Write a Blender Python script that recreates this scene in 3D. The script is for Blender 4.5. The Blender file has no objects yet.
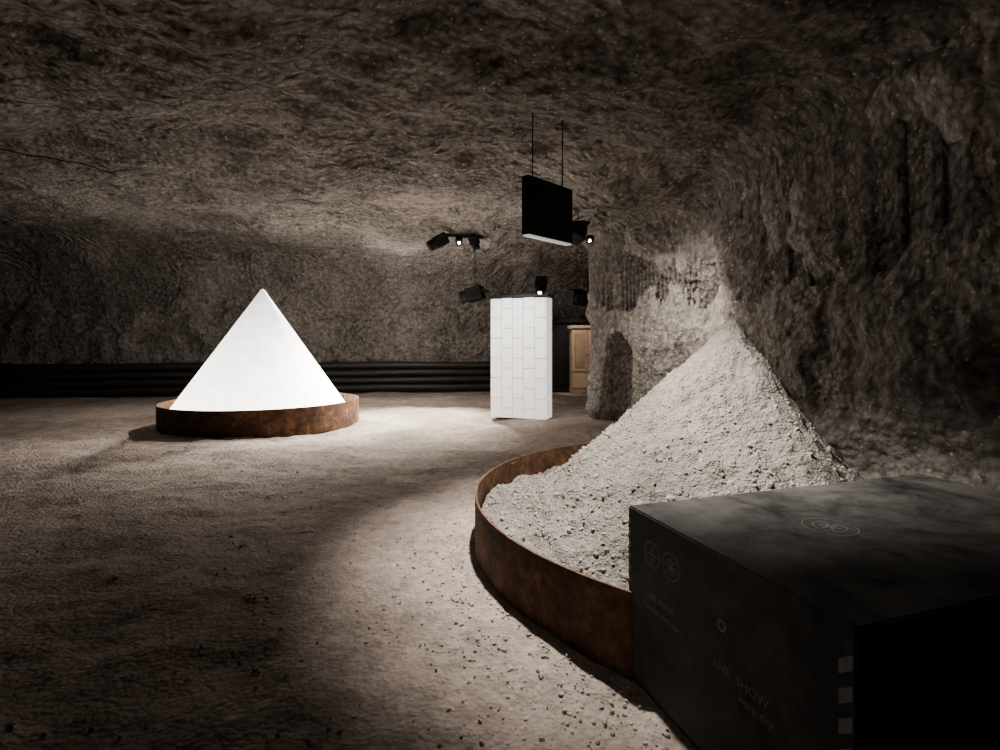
import bpy, bmesh, math, random
from mathutils import Vector, noise, Matrix
random.seed(7)
S=bpy.context.scene
col=S.collection
F=520.0; H0=1.5

# ------------------------------------------------------------ helpers
def mesh_obj(name, verts, faces, mat=None, smooth=True, parent=None):
    me=bpy.data.meshes.new(name); me.from_pydata(verts,[],faces); me.update()
    if smooth:
        me.polygons.foreach_set('use_smooth',[True]*len(me.polygons))
    ob=bpy.data.objects.new(name,me); col.objects.link(ob)
    if mat: me.materials.append(mat)
    if parent: ob.parent=parent
    return ob
def empty(name,loc=(0,0,0),rz=0):
    e=bpy.data.objects.new(name,None); col.objects.link(e); e.location=loc; e.rotation_euler=(0,0,rz); e.empty_display_size=.1
    return e
def box(name,c,d,mat,parent=None,bev=0.0,rot=(0,0,0)):
    bm=bmesh.new(); bmesh.ops.create_cube(bm,size=1)
    for v in bm.verts: v.co=Vector((v.co.x*d[0],v.co.y*d[1],v.co.z*d[2]))
    if bev>0: bmesh.ops.bevel(bm,geom=bm.edges[:],offset=bev,segments=2,affect='EDGES')
    me=bpy.data.meshes.new(name); bm.to_mesh(me); bm.free(); me.materials.append(mat)
    ob=bpy.data.objects.new(name,me); col.objects.link(ob); ob.location=c; ob.rotation_euler=rot
    if parent: ob.parent=parent
    return ob
def tube(name,pts,r,mat,parent=None):
    cu=bpy.data.curves.new(name,'CURVE'); cu.dimensions='3D'; cu.bevel_depth=r; cu.bevel_resolution=4
    sp=cu.splines.new('POLY'); sp.points.add(len(pts)-1)
    for p,q in zip(sp.points,pts): p.co=(*q,1)
    cu.use_fill_caps=True
    cu.materials.append(mat)
    ob=bpy.data.objects.new(name,cu); col.objects.link(ob)
    if parent: ob.parent=parent
    return ob
def cyl(name,c,r,h,mat,parent=None,rot=(0,0,0),r2=None,seg=32):
    bm=bmesh.new(); bmesh.ops.create_cone(bm,cap_ends=True,segments=seg,radius1=r,radius2=r if r2 is None else r2,depth=h)
    me=bpy.data.meshes.new(name); bm.to_mesh(me); bm.free(); me.materials.append(mat)
    ob=bpy.data.objects.new(name,me); col.objects.link(ob); ob.location=c; ob.rotation_euler=rot
    if parent: ob.parent=parent
    return ob
def fbm(x,y,z,o=4,H=.9,l=2.1):
    s=0; a=1.0
    for i in range(o):
        s+=a*noise.noise(Vector((x+31.7+i*7.3,y+47.1,z+23.9)),noise_basis='BLENDER'); x*=l; y*=l; z*=l; a*=.53
    return s

# ------------------------------------------------------------ materials
def new_mat(name):
    m=bpy.data.materials.new(name); m.use_nodes=True
    nt=m.node_tree; b=nt.nodes['Principled BSDF']
    return m,nt,b
def N(nt,t,**k):
    n=nt.nodes.new(t)
    for a,v in k.items():
        if a in n.inputs: n.inputs[a].default_value=v
        else: setattr(n,a,v)
    return n
def plain(name,c,rough=.6,metal=0,emis=None,es=0,bump=0,bs=40):
    m,nt,b=new_mat(name)
    tc=N(nt,'ShaderNodeTexCoord'); n=N(nt,'ShaderNodeTexNoise',Scale=bs,Detail=4)
    nt.links.new(tc.outputs['Object'],n.inputs['Vector'])
    r=N(nt,'ShaderNodeValToRGB'); e=r.color_ramp.elements
    e[0].position=.3; e[0].color=(c[0]*.8,c[1]*.8,c[2]*.8,1); e[1].position=.7; e[1].color=(min(1,c[0]*1.1),min(1,c[1]*1.1),min(1,c[2]*1.1),1)
    nt.links.new(n.outputs['Fac'],r.inputs['Fac']); nt.links.new(r.outputs['Color'],b.inputs['Base Color'])
    b.inputs['Roughness'].default_value=rough; b.inputs['Metallic'].default_value=metal
    if emis: b.inputs['Emission Color'].default_value=(*emis,1); b.inputs['Emission Strength'].default_value=es
    if bump:
        bp=N(nt,'ShaderNodeBump',Strength=bump,Distance=.01); nt.links.new(n.outputs['Fac'],bp.inputs['Height']); nt.links.new(bp.outputs['Normal'],b.inputs['Normal'])
    return m
def ramp(nt,src,stops):
    r=N(nt,'ShaderNodeValToRGB'); e=r.color_ramp.elements
    e[0].position=stops[0][0]; e[0].color=(*stops[0][1],1); e[1].position=stops[-1][0]; e[1].color=(*stops[-1][1],1)
    for p,c in stops[1:-1]:
        q=e.new(p); q.color=(*c,1)
    nt.links.new(src,r.inputs['Fac']); return r
def rock_mat(name,c1,c2,bd=.06,cell=.8,freq=60,arc=.4,crumb=16):
    """hard chiselled salt rock: arcs left by a cutter head + crumbly facets"""
    m,nt,b=new_mat(name); L=nt.links.new
    def M(op,a,bb,c=None):
        n=N(nt,'ShaderNodeMath',operation=op)
        for i,v in enumerate((a,bb,c)):
            if v is None: continue
            if isinstance(v,(int,float)): n.inputs[i].default_value=v
            else: L(v,n.inputs[i])
        return n.outputs[0]
    tc=N(nt,'ShaderNodeTexCoord'); O=tc.outputs['Object']
    wn=N(nt,'ShaderNodeTexNoise',Scale=2.0,Detail=2); L(O,wn.inputs['Vector'])
    sub=N(nt,'ShaderNodeVectorMath',operation='SUBTRACT'); L(wn.outputs['Color'],sub.inputs[0]); sub.inputs[1].default_value=(.5,.5,.5)
    sc=N(nt,'ShaderNodeVectorMath',operation='SCALE'); sc.inputs['Scale'].default_value=.28; L(sub.outputs[0],sc.inputs[0])
    ad=N(nt,'ShaderNodeVectorMath',operation='ADD'); L(O,ad.inputs[0]); L(sc.outputs[0],ad.inputs[1])
    vc=N(nt,'ShaderNodeTexVoronoi',Scale=cell,feature='F1'); L(ad.outputs[0],vc.inputs['Vector'])
    sn=M('SINE',M('MULTIPLY',vc.outputs['Distance'],freq),0)
    mk=N(nt,'ShaderNodeTexNoise',Scale=3.2,Detail=4,Roughness=.6); L(O,mk.inputs['Vector'])
    mkr=ramp(nt,mk.outputs['Fac'],[(.44,(0,0,0)),(.6,(1,1,1))])
    # no marks right at the cell centres, so they never close to bull's-eyes
    mc=N(nt,'ShaderNodeMapRange'); mc.inputs['From Min'].default_value=.35; mc.inputs['From Max'].default_value=.55; L(vc.outputs['Distance'],mc.inputs['Value'])
    arcs=M('MULTIPLY',M('MULTIPLY',sn,mkr.outputs[0]),mc.outputs[0])
    v1=N(nt,'ShaderNodeTexVoronoi',Scale=crumb,feature='F1'); L(O,v1.inputs['Vector'])
    v2=N(nt,'ShaderNodeTexVoronoi',Scale=crumb*.42,feature='F1'); L(ad.outputs[0],v2.inputs['Vector'])
    fine=N(nt,'ShaderNodeTexNoise',Scale=8,Detail=7,Roughness=.68); L(O,fine.inputs['Vector'])
    h=M('MULTIPLY_ADD',v1.outputs['Distance'],-.9,M('MULTIPLY',fine.outputs['Fac'],1.3))
    h=M('MULTIPLY_ADD',v2.outputs['Distance'],-.7,h)
    h=M('MULTIPLY_ADD',arcs,arc,h)
    bp=N(nt,'ShaderNodeBump',Strength=1.0,Distance=bd); L(h,bp.inputs['Height']); L(bp.outputs[0],b.inputs['Normal'])
    big=N(nt,'ShaderNodeTexNoise',Scale=.6,Detail=6,Roughness=.6); L(O,big.inputs['Vector'])
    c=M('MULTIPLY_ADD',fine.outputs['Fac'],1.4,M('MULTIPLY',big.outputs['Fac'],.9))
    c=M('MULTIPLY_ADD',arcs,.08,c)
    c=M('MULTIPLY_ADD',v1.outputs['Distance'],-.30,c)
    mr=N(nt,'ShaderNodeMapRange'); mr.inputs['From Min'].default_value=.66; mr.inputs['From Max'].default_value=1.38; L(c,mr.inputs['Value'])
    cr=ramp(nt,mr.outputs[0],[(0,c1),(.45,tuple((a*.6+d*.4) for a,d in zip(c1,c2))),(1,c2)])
    sp=N(nt,'ShaderNodeTexVoronoi',Scale=20,feature='F1'); L(O,sp.inputs['Vector'])
    spc=N(nt,'ShaderNodeSeparateColor'); L(sp.outputs['Color'],spc.inputs[0])
    near=M('LESS_THAN',sp.outputs['Distance'],.28)
    rare=M('GREATER_THAN',spc.outputs[0],.80)
    spk=M('MULTIPLY',M('MULTIPLY',near,rare),.65)
    mx=N(nt,'ShaderNodeMix',data_type='RGBA'); L(spk,mx.inputs['Factor']); L(cr.outputs[0],mx.inputs[6]); mx.inputs[7].default_value=(min(.8,c2[0]*1.4),min(.8,c2[1]*1.4),min(.8,c2[2]*1.4),1)
    L(mx.outputs[2],b.inputs['Base Color']); b.inputs['Roughness'].default_value=.9
    b.inputs['Specular IOR Level'].default_value=.12
    return m
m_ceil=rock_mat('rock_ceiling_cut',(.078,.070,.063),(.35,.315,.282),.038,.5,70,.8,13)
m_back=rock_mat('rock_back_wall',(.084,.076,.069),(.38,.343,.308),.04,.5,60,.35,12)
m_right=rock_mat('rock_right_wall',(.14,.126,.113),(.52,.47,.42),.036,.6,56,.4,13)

def ground_mat(name,c1,c2,bs,bd):
    m,nt,b=new_mat(name); L=nt.links.new
    tc=N(nt,'ShaderNodeTexCoord')
    a=N(nt,'ShaderNodeTexNoise',Scale=bs,Detail=9,Roughness=.70); L(tc.outputs['Object'],a.inputs['Vector'])
    v=N(nt,'ShaderNodeTexVoronoi',Scale=bs*3.2); L(tc.outputs['Object'],v.inputs['Vector'])
    g=N(nt,'ShaderNodeTexNoise',Scale=.8,Detail=6,Roughness=.65); L(tc.outputs['Object'],g.inputs['Vector'])
    if bd>0:
        f=N(nt,'ShaderNodeTexNoise',Scale=3.0,Detail=3); L(tc.outputs['Object'],f.inputs['Vector'])
        q=N(nt,'ShaderNodeMath',operation='MULTIPLY_ADD'); L(v.outputs['Distance'],q.inputs[0]); q.inputs[1].default_value=-.35; L(a.outputs['Fac'],q.inputs[2])
        q2=N(nt,'ShaderNodeMath',operation='MULTIPLY_ADD'); L(f.outputs['Fac'],q2.inputs[0]); q2.inputs[1].default_value=1.6; L(q.outputs[0],q2.inputs[2])
        bp=N(nt,'ShaderNodeBump',Strength=1,Distance=bd); L(q2.outputs[0],bp.inputs['Height']); L(bp.outputs[0],b.inputs['Normal'])
    s=N(nt,'ShaderNodeMath',operation='ADD'); L(g.outputs['Fac'],s.inputs[0]); L(a.outputs['Fac'],s.inputs[1])
    mr=N(nt,'ShaderNodeMapRange'); mr.inputs['From Min'].default_value=.72; mr.inputs['From Max'].default_value=1.28; L(s.outputs[0],mr.inputs['Value'])
    cr=ramp(nt,mr.outputs[0],[(0,c1),(.5,tuple((x+y)/2 for x,y in zip(c1,c2))),(1,c2)])
    L(cr.outputs[0],b.inputs['Base Color']); b.inputs['Roughness'].default_value=.9
    b.inputs['Specular IOR Level'].default_value=.2
    return m
m_floor=ground_mat('gravel_floor',(.23,.19,.163),(.56,.475,.41),11,.032)
m_fstone=ground_mat('floor_pebbles',(.32,.272,.235),(.60,.525,.46),9,0)
m_pile=ground_mat('salt_gravel',(.135,.121,.109),(.38,.343,.308),16,.04)
m_pstone=ground_mat('salt_gravel_stones',(.21,.19,.172),(.44,.40,.36),20,0)

def rust_mat():
    m,nt,b=new_mat('corten_rust'); L=nt.links.new
    tc=N(nt,'ShaderNodeTexCoord')
    a=N(nt,'ShaderNodeTexNoise',Scale=5,Detail=10,Roughness=.78); L(tc.outputs['Object'],a.inputs['Vector'])
    cr=ramp(nt,a.outputs['Fac'],[(.3,(.035,.022,.016)),(.48,(.10,.055,.032)),(.58,(.20,.105,.055)),(.72,(.36,.24,.15))])
    L(cr.outputs[0],b.inputs['Base Color']); b.inputs['Roughness'].default_value=.75; b.inputs['Metallic'].default_value=.1
    bp=N(nt,'ShaderNodeBump',Strength=.4,Distance=.01); L(a.outputs['Fac'],bp.inputs['Height']); L(bp.outputs[0],b.inputs['Normal'])
    return m
m_rust=rust_mat()
m_black=plain('black_painted_metal',(.008,.008,.009),.5)
m_dark=plain('dark_hose_rubber',(.035,.032,.03),.5)
m_glow=plain('lamp_lens',(.9,.9,.9),.3,emis=(1,.93,.82),es=20)
m_lens=plain('lamp_lens_off',(.015,.015,.015),.5)
m_screen=plain('lit_diffuser',(.5,.5,.5),.5,emis=(1,.95,.9),es=.35)
def cone_mat():
    m,nt,b=new_mat('translucent_white_salt_shell'); L=nt.links.new
    tc=N(nt,'ShaderNodeTexCoord')
    g=N(nt,'ShaderNodeTexNoise',Scale=6,Detail=8,Roughness=.7); L(tc.outputs['Object'],g.inputs['Vector'])
    r=ramp(nt,g.outputs['Fac'],[(.3,(.72,.70,.66)),(.6,(.88,.87,.85))]); L(r.outputs[0],b.inputs['Base Color'])
    # inner glow put into the shell's emission, stronger towards its base
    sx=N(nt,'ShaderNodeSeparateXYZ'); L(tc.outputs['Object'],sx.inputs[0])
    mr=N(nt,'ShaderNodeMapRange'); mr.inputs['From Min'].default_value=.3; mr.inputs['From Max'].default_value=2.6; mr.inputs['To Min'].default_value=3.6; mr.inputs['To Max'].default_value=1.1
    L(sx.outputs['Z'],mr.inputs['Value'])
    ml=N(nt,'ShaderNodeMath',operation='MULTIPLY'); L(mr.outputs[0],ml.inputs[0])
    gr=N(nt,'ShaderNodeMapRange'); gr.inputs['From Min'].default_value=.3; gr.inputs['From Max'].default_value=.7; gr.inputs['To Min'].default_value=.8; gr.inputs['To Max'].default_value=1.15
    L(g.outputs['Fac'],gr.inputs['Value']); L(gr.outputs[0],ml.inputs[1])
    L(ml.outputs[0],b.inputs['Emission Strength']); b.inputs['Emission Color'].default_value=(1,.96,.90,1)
    b.inputs['Roughness'].default_value=.6
    bp=N(nt,'ShaderNodeBump',Strength=.4,Distance=.02); L(g.outputs['Fac'],bp.inputs['Height']); L(bp.outputs[0],b.inputs['Normal'])
    return m
m_cone=cone_mat()
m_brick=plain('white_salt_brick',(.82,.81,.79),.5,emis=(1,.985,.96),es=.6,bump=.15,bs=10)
m_joint=plain('brick_joint',(.10,.098,.095),.8)
m_wood=plain('pale_wood',(.50,.38,.28),.6,bs=6)
m_wood2=plain('pale_wood_frame',(.38,.28,.20),.6,bs=6)

def crate_mat(name,c1,c2,spec=.5):
    m,nt,b=new_mat(name); L=nt.links.new
    tc=N(nt,'ShaderNodeTexCoord')
    a=N(nt,'ShaderNodeTexNoise',Scale=2.2,Detail=8,Roughness=.7,Distortion=.6); L(tc.outputs['Object'],a.inputs['Vector'])
    a2=N(nt,'ShaderNodeTexNoise',Scale=9,Detail=8,Roughness=.8); L(tc.outputs['Object'],a2.inputs['Vector'])
    ml=N(nt,'ShaderNodeMath',operation='MULTIPLY_ADD'); L(a2.outputs['Fac'],ml.inputs[0]); ml.inputs[1].default_value=.6; L(a.outputs['Fac'],ml.inputs[2])
    cr=ramp(nt,ml.outputs[0],[(.62,c1),(1.0,c2)])
    L(cr.outputs[0],b.inputs['Base Color'])
    rr=ramp(nt,a.outputs['Fac'],[(.3,(.5,)*3),(.7,(.8,)*3)]); L(rr.outputs[0],b.inputs['Roughness'])
    b.inputs['Specular IOR Level'].default_value=spec
    return m
m_crate=crate_mat('black_film_plywood',(.021,.020,.019),(.12,.114,.105),.32)
m_print=plain('faded_grey_print',(.25,.245,.24),.7)

# ------------------------------------------------------------ wall paths
def resample(pts,step,smooth=2):
    P=[Vector((*p,0)) for p in pts]; out=[]
    for a,b in zip(P,P[1:]):
        n=max(1,int((b-a).length/step))
        for i in range(n): out.append(a.lerp(b,i/n))
    out.append(P[-1])
    for _ in range(smooth):
        out=[out[0]]+[(out[i-1]+out[i]*2+out[i+1])/4 for i in range(1,len(out)-1)]+[out[-1]]
    return out
right_pts=[(4.2,-4),(4.0,1),(3.75,3),(3.45,4.6),(3.25,5.9),(3.12,7.0),(3.14,7.25),(3.6,7.75),(3.5,8.5),(3.05,9.3),(2.5,9.95),(2.15,10.5),(1.98,11.2),(2.05,11.8),(2.6,12.6),(3.5,13.6),(3.9,16),(4.0,18.8)]
back_pts=[(4.1,18.2),(1.5,17.9),(-3,17.3),(-9,16.2),(-16.2,14.8)]
left_pts=[(-16,15.2),(-16,-4)]
front_pts=[(-16.2,-4),(4.4,-4)]
def cells(x,y,z,s):
    return noise.voronoi(Vector((x*s,y*s,z*s)))[0][0]
def wall(name,pts,step,hz,mat,amp,seed,sm=3,nicheF=None,det=True):
    P=resample(pts,step,sm); n=len(P); nz=int(hz/step)
    vs=[];fs=[]
    for i,p in enumerate(P):
        t=(P[min(i+1,n-1)]-P[max(i-1,0)]).normalized(); nr=Vector((-t.y,t.x,0))
        for j in range(nz+1):
            z=-.15+j*step
            d=amp*fbm(p.x*.7+seed,p.y*.7,z*.7,3)+amp*.24*fbm(p.x*3+seed,p.y*3,z*3,4)
            if det: d+=.045*(.5-cells(p.x,p.y,z*.8,3.2))+.02*(.5-cells(p.x+3,p.y,z,8))
            q=p+nr*d
            if nicheF: q=nicheF(q,z,nr)
            vs.append((q.x,q.y,z))
    for i in range(n-1):
        for j in range(nz):
            a=i*(nz+1)+j; fs.append((a,a+1,a+nz+2,a+nz+1))
    return mesh_obj(name,vs,fs,mat)
def niche(q,z,nr):
    d=math.hypot(q.x-2.26,q.y-10.32); R=.26*min(1,max(0.0,(1.75-z)/.45))**.5
    if R<=0 or d>R+.12: return q
    k=min(1,(R+.12-d)/.18)
    return q+Vector((.7,.32,0))*k
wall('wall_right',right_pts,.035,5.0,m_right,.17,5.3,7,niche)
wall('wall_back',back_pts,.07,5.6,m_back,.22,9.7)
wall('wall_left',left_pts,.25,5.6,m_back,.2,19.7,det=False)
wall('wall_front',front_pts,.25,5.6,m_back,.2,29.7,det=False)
def wall_x(y):
    for (ax,ay),(bx,by) in zip(right_pts,right_pts[1:]):
        if ay<=y<=by: return ax+(bx-ax)*(y-ay)/(by-ay)
    return 4

def pdist(x,y,pts):
    best=1e9
    for (ax,ay),(bx,by) in zip(pts,pts[1:]):
        dx,dy=bx-ax,by-ay; t=((x-ax)*dx+(y-ay)*dy)/(dx*dx+dy*dy); t=max(0,min(1,t))
        d=math.hypot(x-ax-t*dx,y-ay-t*dy)
        if d<best: best=d
    return best
poly=right_pts+back_pts[1:]+[(-16,-4)]
def inside(x,y):
    c=False; n=len(poly); j=n-1
    for i in range(n):
        xi,yi=poly[i]; xj,yj=poly[j]
        if (yi>y)!=(yj>y) and x<(xj-xi)*(y-yi)/(yj-yi)+xi: c=not c
        j=i
    return c
def ceil_h(x,y):
    base=4.0+.55*max(0,min(1,(-x-1)/7))
    if -13<x<1 and y<13: return base
    ins=inside(x,y)
    z=base
    for pts,R in ((right_pts,.6),(back_pts,2.4),(left_pts,2.4)):
        d=pdist(x,y,pts) if ins else 0
        if d<R: z=min(z,base-R*.8+.8*math.sqrt(max(0,R*R-(R-d)**2)))
    return z
def grid(name,x0,x1,y0,y1,st,fn,mat,flip=False):
    nx=int((x1-x0)/st); ny=int((y1-y0)/st); vs=[];fs=[]
    for i in range(nx+1):
        for j in range(ny+1):
            x=x0+i*st; y=y0+j*st; vs.append((x,y,fn(x,y)))
    for i in range(nx):
        for j in range(ny):
            a=i*(ny+1)+j; f=(a,a+ny+1,a+ny+2,a+1); fs.append(f[::-1] if flip else f)
    return mesh_obj(name,vs,fs,mat)
def cz(x,y):
    return ceil_h(x,y)+.18*fbm(x*.5,y*.5,5,3)+.045*fbm(x*2.2,y*2.2,8,4)+.05*(cells(x+.1*noise.noise(Vector((x*3,y*3,0))),y,1,2.6)-.5)+.02*(cells(x,y,4,6.5)-.5)
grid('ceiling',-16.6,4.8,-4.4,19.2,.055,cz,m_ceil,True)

RC=(1.93,4.0); RR=2.12; RH=.38
RL=(-4.66,10.3); RRL=1.80
CA=.315; CO=Vector((.588,2.385)); CV=Vector((math.cos(CA),math.sin(CA))); CU=Vector((math.sin(CA),-math.cos(CA)))
LX,LY,CH=1.90,1.09,.765
def in_crate(x,y,m=0):
    d=Vector((x,y))-CO
    return d.dot(CV)>-m and d.dot(CV)<LX+m and d.dot(CU)>-m and d.dot(CU)<LY+m
def fz(x,y):
    z=.045*fbm(x*.45,y*.45,1,2)+.018*fbm(x*2.5,y*2.5,3,3)+.008*fbm(x*7,y*7,3,3)
    return z-.03
grid('floor',-16.6,4.8,-4.4,19.2,.06,fz,m_floor)

# ------------------------------------------------------------ steel rings
def ring(name,c,R,h,parent,skip=None):
    seg=240; t=.014; vs=[];fs=[]
    prof=[(R,-.06),(R,h),(R-t,h),(R-t,-.06)]
    for i in range(seg):
        a=2*math.pi*i/seg
        for r,z in prof: vs.append((c[0]+r*math.cos(a),c[1]+r*math.sin(a),z))
    for i in range(seg):
        a2=2*math.pi*(i+.5)/seg
        if skip and skip(c[0]+R*math.cos(a2),c[1]+R*math.sin(a2)): continue
        for k in range(4):
            a=i*4+k;b=i*4+(k+1)%4;j=(i+1)%seg
            fs.append((a,j*4+k,j*4+(k+1)%4,b))
    return mesh_obj(name,vs,fs,m_rust,smooth=False,parent=parent)
e=empty('rusted_steel_ring'); ring('hoop',RC,RR,RH,e,lambda x,y: in_crate(x,y,.01) or x>wall_x(y)+.05 or (x>2.4 and y<3))
for a in (2.6,1.2): box('seam_plate',(RC[0]+(RR-.025)*math.cos(a),RC[1]+(RR-.025)*math.sin(a),.18),(.02,.10,.34),m_rust,e,rot=(0,0,a))
e=empty('rusted_steel_ring.001'); ring('hoop',RL,RRL,.42,e)
for a in (2.6,4.0,5.4,.9): box('seam_plate',(RL[0]+(RRL-.025)*math.cos(a),RL[1]+(RRL-.025)*math.sin(a),.2),(.02,.10,.36),m_rust,e,rot=(0,0,a))

# ------------------------------------------------------------ glowing cone
cone=empty('illuminated_salt_cone')
RB=1.60
vs=[];fs=[];seg=128;prof=[(RB,.05),(RB,.27)]
ap=2.61
for i in range(1,40):
    t=i/40; prof.append((RB*(1-t),.27+(ap+.03-.27)*t))
prof=[p for p in prof if p[0]>.06]+[(.045,ap-.03),(.022,ap-.008)]
for r,z in prof:
    for k in range(seg):
        a=2*math.pi*k/seg; vs.append((RL[0]-.04+r*math.cos(a),RL[1]+r*math.sin(a),z))
n=len(prof)
for i in range(n-1):
    for k in range(seg):
        fs.append((i*seg+k,i*seg+(k+1)%seg,(i+1)*seg+(k+1)%seg,(i+1)*seg+k))
vs.append((RL[0]-.04,RL[1],ap)); 
for k in range(seg): fs.append(((n-1)*seg+k,(n-1)*seg+(k+1)%seg,len(vs)-1))
mesh_obj('cone_shell',vs,fs,m_cone,parent=cone)
cyl('salt_bed',(RL[0],RL[1],.10),RRL-.03,.26,plain('salt_bed_fill',(.7,.68,.65),.8,bump=.5,bs=30),cone,seg=96)

# ------------------------------------------------------------ gravel pile
AP=(2.10,4.70); HP=1.81
def circ_r(th):
    dx,dy=math.cos(th),math.sin(th); ox,oy=AP[0]-RC[0],AP[1]-RC[1]
    b=ox*dx+oy*dy; c=ox*ox+oy*oy-(RR-.03)**2
    return -b+math.sqrt(b*b-c)
def edge_r(th):
    dx,dy=math.cos(th),math.sin(th)
    r=circ_r(th)
    d0=(Vector(AP)-CO).dot(CU); dd=Vector((dx,dy)).dot(CU)
    if dd>0:
        t=(-.02-d0)/dd
        if t<r: r=t
    if dx>0:
        s=.3
        while s<r:
            if AP[0]+dx*s>wall_x(AP[1]+dy*s)+.12: r=s; break
            s+=.03
    return r
ER=[edge_r(2*math.pi*k/2000) for k in range(2000)]
def edge_fast(th): return ER[int((th%(2*math.pi))/(2*math.pi)*2000)%2000]
def pile_z(x,y):
    dx,dy=x-AP[0],y-AP[1]; r=math.hypot(dx,dy); th=math.atan2(dy,dx)
    er=circ_r(th)
    w=max(0,math.cos(th-(-.15)))**1.1
    cap=2.40-.75*max(0,math.cos(th-2.6))**2
    foot=min(er*1.02,cap); foot=foot*(1-w)+min(foot,.70)*w
    t=r/foot
    base=.20
    if t<1: z=base+(HP-base)*((1-t)*.78+.22*(1-t)**2.6)
    else: z=base-.05*min(1,(t-1)*3)
    z-= .03*math.exp(-(r/.08)**2)
    k=min(1,r/.3)
    ls=max(0,min(1,.55-(dx*.8-dy*.4)*.5))
    z+=k*(.05*fbm(x*1.5,y*1.5,2,2)+.026*fbm(x*6,y*6,4,4)+(.008+.022*ls)*abs(noise.noise(Vector((x*13,y*13,2))))+(.003+.010*ls)*noise.noise(Vector((x*28,y*28,7))))
    rr=math.hypot(x-RC[0],y-RC[1])
    if rr>RR-.25: z=min(z,.29+.04*noise.noise(Vector((x*4,y*4,0))))
    return z
vs=[(AP[0],AP[1],pile_z(*AP))];fs=[];NA=620;NR=220
for i in range(1,NR+1):
    for k in range(NA):
        th=2*math.pi*k/NA; r=edge_fast(th+1e-6)*i/NR
        x=AP[0]+r*math.cos(th); y=AP[1]+r*math.sin(th); vs.append((x,y,pile_z(x,y)))
for k in range(NA): fs.append((0,1+k,1+(k+1)%NA))
for i in range(NR-1):
    for k in range(NA):
        a=1+i*NA+k;b=1+i*NA+(k+1)%NA; fs.append((a,a+NA,b+NA,b))
ico=bmesh.new(); bmesh.ops.create_icosphere(ico,subdivisions=1,radius=1)
iv=[v.co.copy() for v in ico.verts]; ifc=[[v.index for v in f.verts] for f in ico.faces]
ico.free()
def add_rock(vs,fs,x,y,z,s):
    o=len(vs); R=Matrix.Rotation(random.uniform(0,6.28),3,'Z')@Matrix.Rotation(random.uniform(0,6.28),3,'X')
    sx,sy,sz=[s*random.uniform(.6,1.25) for _ in range(3)]
    for v in iv:
        j=random.uniform(.78,1.2)
        w=R@Vector((v.x*sx*j,v.y*sy*j,v.z*sz*j)); vs.append((x+w.x,y+w.y,z+w.z))
    for f in ifc: fs.append([o+i for i in f])
pile=empty('salt_gravel_pile')
mesh_obj('heap',vs,fs,m_pile,parent=pile)
vs=[];fs=[];cnt=0
while cnt<8500:
    th=random.uniform(0,6.283); er=edge_fast(th); u=random.random()**.5; r=er*u*.985
    x=AP[0]+r*math.cos(th); y=AP[1]+r*math.sin(th)
    if r<.10: continue
    if random.random()<.75 and x>1.7: continue
    if x>2.3 and random.random()<.9: continue
    s=.003+.014*random.random()**3.5*(.5+u)
    if random.random()<.006: s*=1.8
    add_rock(vs,fs,x,y,pile_z(x,y)+s*.0,s); cnt+=1
mesh_obj('stones',vs,fs,m_pstone,smooth=False,parent=pile)

# loose stones on the floor
vs=[];fs=[];cnt=0
while cnt<5500:
    if random.random()<.7:
        th=random.uniform(1.9,5.6); r=RR+.03+abs(random.gauss(0,.34)); x=RC[0]+r*math.cos(th); y=RC[1]+r*math.sin(th)
    else:
        y=1.2+9*random.random()**1.6; x=random.uniform(-y*.95,min(3,y*.6))
    if math.hypot(x-RC[0],y-RC[1])<RR+.02 or math.hypot(x-RL[0],y-RL[1])<RRL+.02: continue
    if in_crate(x,y,.02): continue
    s=.003+.011*random.random()**4.5
    add_rock(vs,fs,x,y,fz(x,y)+s*.3,s); cnt+=1
mesh_obj('loose_floor_gravel',vs,fs,m_fstone,smooth=False)

# ------------------------------------------------------------ salt brick pillar
A=Vector((-.187,10.83,0)); B=Vector((.92,10.42,0))
ux=(B-A); W=ux.length; ux.normalize(); ang=math.atan2(ux.y,ux.x)
D=.42; HH=2.47
pil=empty('salt_brick_pillar',(A.x,A.y,0),ang)
box('core',(W/2,D/2,HH/2),(W-.03,D-.03,HH-.02),m_joint,pil)
def brickface(org,du,dn,Wd,ncol,tag):
    cw=Wd/ncol
    for c in range(ncol):
        rh=.41; z=.0-(rh/2 if c%2 else 0)
        while z<HH-.01:
            z0=max(z,.0); z1=min(z+rh,HH)
            if z1-z0>.03:
                cx=org+du*(cw*(c+.5))
                dims=(cw-.014,.03,(z1-z0)-.012) if abs(du.x)>.5 else (.03,cw-.014,(z1-z0)-.012)
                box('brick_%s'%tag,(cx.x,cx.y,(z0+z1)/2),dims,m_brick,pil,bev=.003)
            z+=rh
brickface(Vector((0,0.0,0)),Vector((1,0,0)),Vector((0,-1,0)),W,5,'front')
brickface(Vector((W,0.015,0)),Vector((0,1,0)),Vector((1,0,0)),D,2,'side')
brickface(Vector((0,0.015,0)),Vector((0,1,0)),Vector((-1,0,0)),D,2,'side')
brickface(Vector((0,D,0)),Vector((1,0,0)),Vector((0,1,0)),W,5,'rear')
box('top_frame',(W/2,D/2,HH+.03),(W+.08,D+.06,.05),m_black,pil)

# ------------------------------------------------------------ hanging box
hb=empty('hanging_light_box',(.30,5.45,2.64),math.atan2(.6,.59))
Lb=.77; T=.10
box('casing',(Lb/2,T/2,.34),(Lb,T,.62),m_black,hb,bev=.006)
box('bottom_diffuser',(Lb/2,T/2,.022),(Lb-.02,T-.02,.016),m_screen,hb)
for xx in (.12,.64):
    tube('cable',[(xx,T/2,.64),(xx,T/2,1.5)],.006,m_black,hb)

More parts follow.
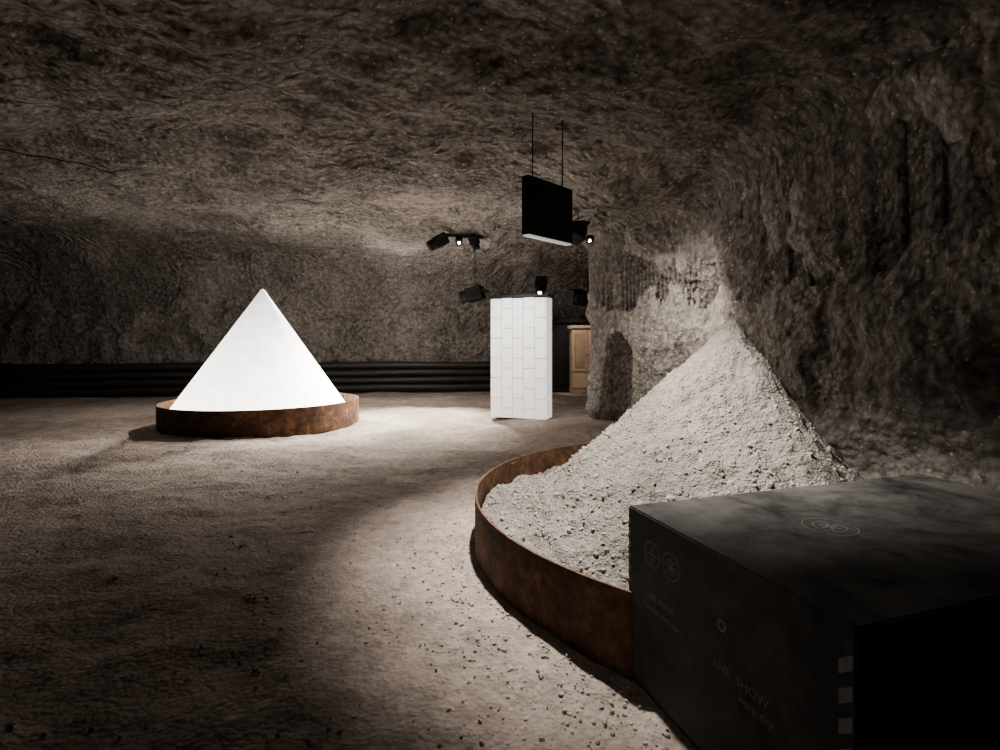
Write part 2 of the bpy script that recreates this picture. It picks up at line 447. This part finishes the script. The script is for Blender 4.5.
# ------------------------------------------------------------ spotlights
def lampbody(parent,loc,aim,size=.16,lit=False):
    loc=Vector(loc); d=(Vector(aim)-loc).normalized()
    q=d.to_track_quat('-Z','Y').to_euler()
    p=empty('head',loc); p.rotation_euler=q; p.parent=parent
    box('housing',(0,0,.0),(size*.9,size*.9,size*1.1),m_black,p,bev=.01)
    cyl('barrel',(0,0,-size*.75),size*.42,size*.5,m_black,p,r2=size*.36)
    cyl('lens',(0,0,-size*1.02),size*(.17 if lit else .34),.012,m_glow if lit else m_lens,p)
    for s in (-1,1): box('yoke',(s*size*.5,0,size*.3),(.012,.03,size*1.1),m_black,p)
    box('yoke_bridge',(0,0,size*.85),(size*1.02,.03,.012),m_black,p)
def P(px,py,Z): return ((px-500)/F*Z,Z,H0+(345-py)/F*Z)
t1=empty('ceiling_spotlight')
c=P(462,237,11.2)
box('track',(c[0],c[1],c[2]+.02),(.95,.07,.06),m_black,t1,rot=(0,0,.3))
lampbody(t1,P(440,241,11.2),(-5,10,1.5),.28); lampbody(t1,P(459,241,11.2),(-.6,8,2.2),.16,True); lampbody(t1,P(474,240,11.4),(.3,11,1),.20)
for px in (450,475): 
    a=P(px,236,11.2); tube('stem',[a,(a[0],a[1],4.2)],.008,m_black,t1)
t2=empty('ceiling_spotlight.001')
lampbody(t2,P(578,231,9.0),(0,5,0),.28); lampbody(t2,P(590,239,9.0),(.9,6,2.0),.13,True)
a=P(578,223,9.0); box('track',a,(.4,.06,.05),m_black,t2); tube('stem',[a,(a[0],a[1],4.2)],.008,m_black,t2)
for n_,(px,py,aim,sz,lit) in enumerate([(475,294,(-3.5,13.5,2.0),.36,False),(577,297,(2.5,10,2),.38,False),(541,284,(.5,11,0),.26,True)]):
    t3=empty('ceiling_spotlight.%03d'%(n_+2)); q=P(px,py,12.6)
    lampbody(t3,q,aim,sz,lit)
    tube('stem',[(q[0],q[1],q[2]+.1),(q[0],q[1],4.2)],.008,m_black,t3)

# ------------------------------------------------------------ pipes along back wall
pb=empty('pipe_bundle')
for k in range(4):
    z=.14+.235*k; pts=[]
    for i in range(60):
        t=i/59; x=-16+t*17.2
        yb=None
        for (ax,ay),(bx,by) in zip(back_pts,back_pts[1:]):
            if bx<=x<=ax: yb=ay+(by-ay)*(x-ax)/(bx-ax)
        pts.append((x,(yb or 15)-.55+.04*k,z+.008*math.sin(i*.35+k*2)))
    tube('pipe_%d'%(k+1),pts,.113,m_dark,pb)

# dark panel + cabinet in alcove
pn=empty('black_partition_panel')
box('panel',(1.75,17.1,1.12),(1.15,.06,2.25),m_black,pn)
box('foot',(1.75,17.0,.05),(1.2,.5,.12),m_black,pn)
box('lintel',(2.4,17.0,2.30),(2.5,.12,.12),m_black,pn)
cb=empty('wooden_cabinet',(2.75,16.6,0))
box('carcass',(0,0,1.03),(1.0,.5,2.0),m_wood2,cb,bev=.01)
box('plinth',(0,-.02,.05),(1.04,.54,.12),m_wood2,cb)
box('cornice',(0,-.03,2.07),(1.14,.60,.10),m_wood,cb,bev=.02)
for sx in (-1,1):
    box('door',(sx*.245,-.26,1.32),(.46,.03,1.3),m_wood,cb,bev=.008)
    box('door_inset',(sx*.245,-.28,1.32),(.30,.02,1.08),m_wood2,cb,bev=.01)
    box('lower_door',(sx*.245,-.26,.38),(.46,.03,.46),m_wood,cb,bev=.008)
    box('knob',(sx*.05,-.29,1.2),(.03,.04,.03),m_black,cb)

# ------------------------------------------------------------ black crate
cr=empty('black_shipping_crate',(CO.x,CO.y,0),CA)
box('body',(LX/2,-LY/2,CH/2),(LX,LY,CH),m_crate,cr,bev=.006)
def ringdecal(name,cx,r,plane,cy,spokes=0,w=.005):
    vs=[];fs=[];n=40
    def pt(a,b): return {'side':(-.0015,a,b),'top':(a,b,CH+.0015)}[plane]
    for i in range(n):
        a=2*math.pi*i/n
        vs.append(pt(cx+r*math.cos(a),cy+r*math.sin(a))); vs.append(pt(cx+(r-w)*math.cos(a),cy+(r-w)*math.sin(a)))
    for i in range(n): j=(i+1)%n; fs.append((2*i,2*j,2*j+1,2*i+1))
    for s in range(spokes):
        a=math.pi*s/spokes; o=len(vs); dx,dy=math.cos(a),math.sin(a); k=r*.65
        for q,w2 in ((k,.003),(k,-.003),(-k,-.003),(-k,.003)):
            vs.append(pt(cx+dx*q-dy*w2,cy+dy*q+dx*w2))
        fs.append((o,o+1,o+2,o+3))
    mesh_obj(name,vs,fs,m_print,False,cr)
ringdecal('emblem_1',-.19,.055,'side',.61,2); ringdecal('emblem_2',-.315,.055,'side',.61,4)
ringdecal('emblem_top',.62,.10,'top',-.50,0,.003); ringdecal('emblem_top_inner',.62,.06,'top',-.50,3,.003)
def text(body,y,z,s):
    cu=bpy.data.curves.new('print','FONT'); cu.body=body; cu.size=s; cu.extrude=0; cu.materials.append(m_print)
    o=bpy.data.objects.new('lettering',cu); col.objects.link(o); o.parent=cr
    o.rotation_euler=(math.pi/2,0,-math.pi/2); o.location=(-.002,y,z)
text('salt mine',-.15,.42,.05); text('handle with care',-.13,.37,.038); text('LIVE  SHOW',-.56,.36,.045); text('keep dry',-.68,.31,.04)
ringdecal('moon_mark',-.60,.022,'side',.52,0,.010)
def stripes(y0,z0,z1,n,w=.05):
    vs=[];fs=[]
    for i in range(n):
        z=z0+(z1-z0)*i/n; h=(z1-z0)/n*.5; o=len(vs)
        vs+= [(-.0018,y0,z),(-.0018,y0-w,z+.03),(-.0018,y0-w,z+.03+h),(-.0018,y0,z+h)]; fs.append((o,o+1,o+2,o+3))
    mesh_obj('hazard_stripes',vs,fs,m_print,False,cr)
stripes(-.004,.40,.72,6,.022); stripes(-LY+.05,.05,.70,8,.04)

# cable on ceiling
pts=[]
for i in range(22):
    t=i/21; x=-8.6+t*2.5; y=7.2+t*1.4
    pts.append((x,y,cz(x,y)-.03-.03*math.sin(t*9)**2))
tube('ceiling_cable',pts,.009,m_black)

# ------------------------------------------------------------ lights
def spot(name,loc,aim,W,deg,blend=.5,r=.05,c=(1,.95,.895)):
    l=bpy.data.lights.new(name,'SPOT'); l.energy=W; l.spot_size=math.radians(deg); l.spot_blend=blend; l.shadow_soft_size=r; l.color=c
    o=bpy.data.objects.new(name,l); col.objects.link(o); o.location=loc
    o.rotation_euler=(Vector(aim)-Vector(loc)).to_track_quat('-Z','Y').to_euler(); return o
def pnt(name,loc,W,r=.3,c=(1,.935,.865)):
    l=bpy.data.lights.new(name,'POINT'); l.energy=W; l.shadow_soft_size=r; l.color=c
    o=bpy.data.objects.new(name,l); col.objects.link(o); o.location=loc; return o
spot('spot_pile',(.2,3.9,3.78),(1.1,4.0,0),1400,76,.8,.07)
spot('spot_cone_rear',(-4.45,12.2,3.75),(-4.3,9.8,0),1200,88,.9,.05)
spot('spot_cone_side',(-.9,11.1,3.55),(-3.6,9.9,0),1500,62,.9,.08)
spot('spot_pillar',(-.2,8.2,3.7),(.4,10.6,1.1),200,50,.7,.08)
spot('spot_floor_mid',(-.6,12.4,3.6),(-2.0,10.4,0),3000,76,1,.08)
spot('spot_wall',(.9,7.4,3.0),(3.3,8.5,1.7),540,80,1,.05)
spot('spot_wall_near',(.7,5.9,3.1),(3.2,6.1,2.6),210,72,1,.05)
spot('fill_crate',(-1.2,.6,3.6),(1.3,2.0,.5),50,50,.8,.1)  # added fill with no fixture, lifts the dark crate
spot('spot_alcove',(1.6,15.0,3.4),(2.7,16.6,1.2),170,60,.6,.05,(1,.86,.72))
pnt('ambient_fill_far',(-2.5,13.8,2.4),155,.2)  # added ambient fill for back wall and ceiling, not a visible lamp
pnt('ambient_fill_left',(-8.5,11.5,2.0),58,.2)  # added fill to raise the dim left side, no fixture there
pnt('ambient_fill_mid',(-.4,9.2,2.3),72,.2)  # added fill hanging free mid-room, lifts ceiling and floor

w=bpy.data.worlds.new('World'); S.world=w; w.use_nodes=True
w.node_tree.nodes['Background'].inputs[0].default_value=(.01,.009,.008,1)
w.node_tree.nodes['Background'].inputs[1].default_value=.2

cam=bpy.data.cameras.new('Camera'); co=bpy.data.objects.new('Camera',cam); col.objects.link(co)
co.location=(0,0,H0); co.rotation_euler=(math.pi/2,0,0); cam.sensor_width=36; cam.lens=F/1000*36; cam.shift_y=-.03; cam.clip_start=.05
S.camera=co
S.view_settings.view_transform='AgX'
try: S.view_settings.look='AgX - Medium High Contrast'
except Exception as ex: print(ex)
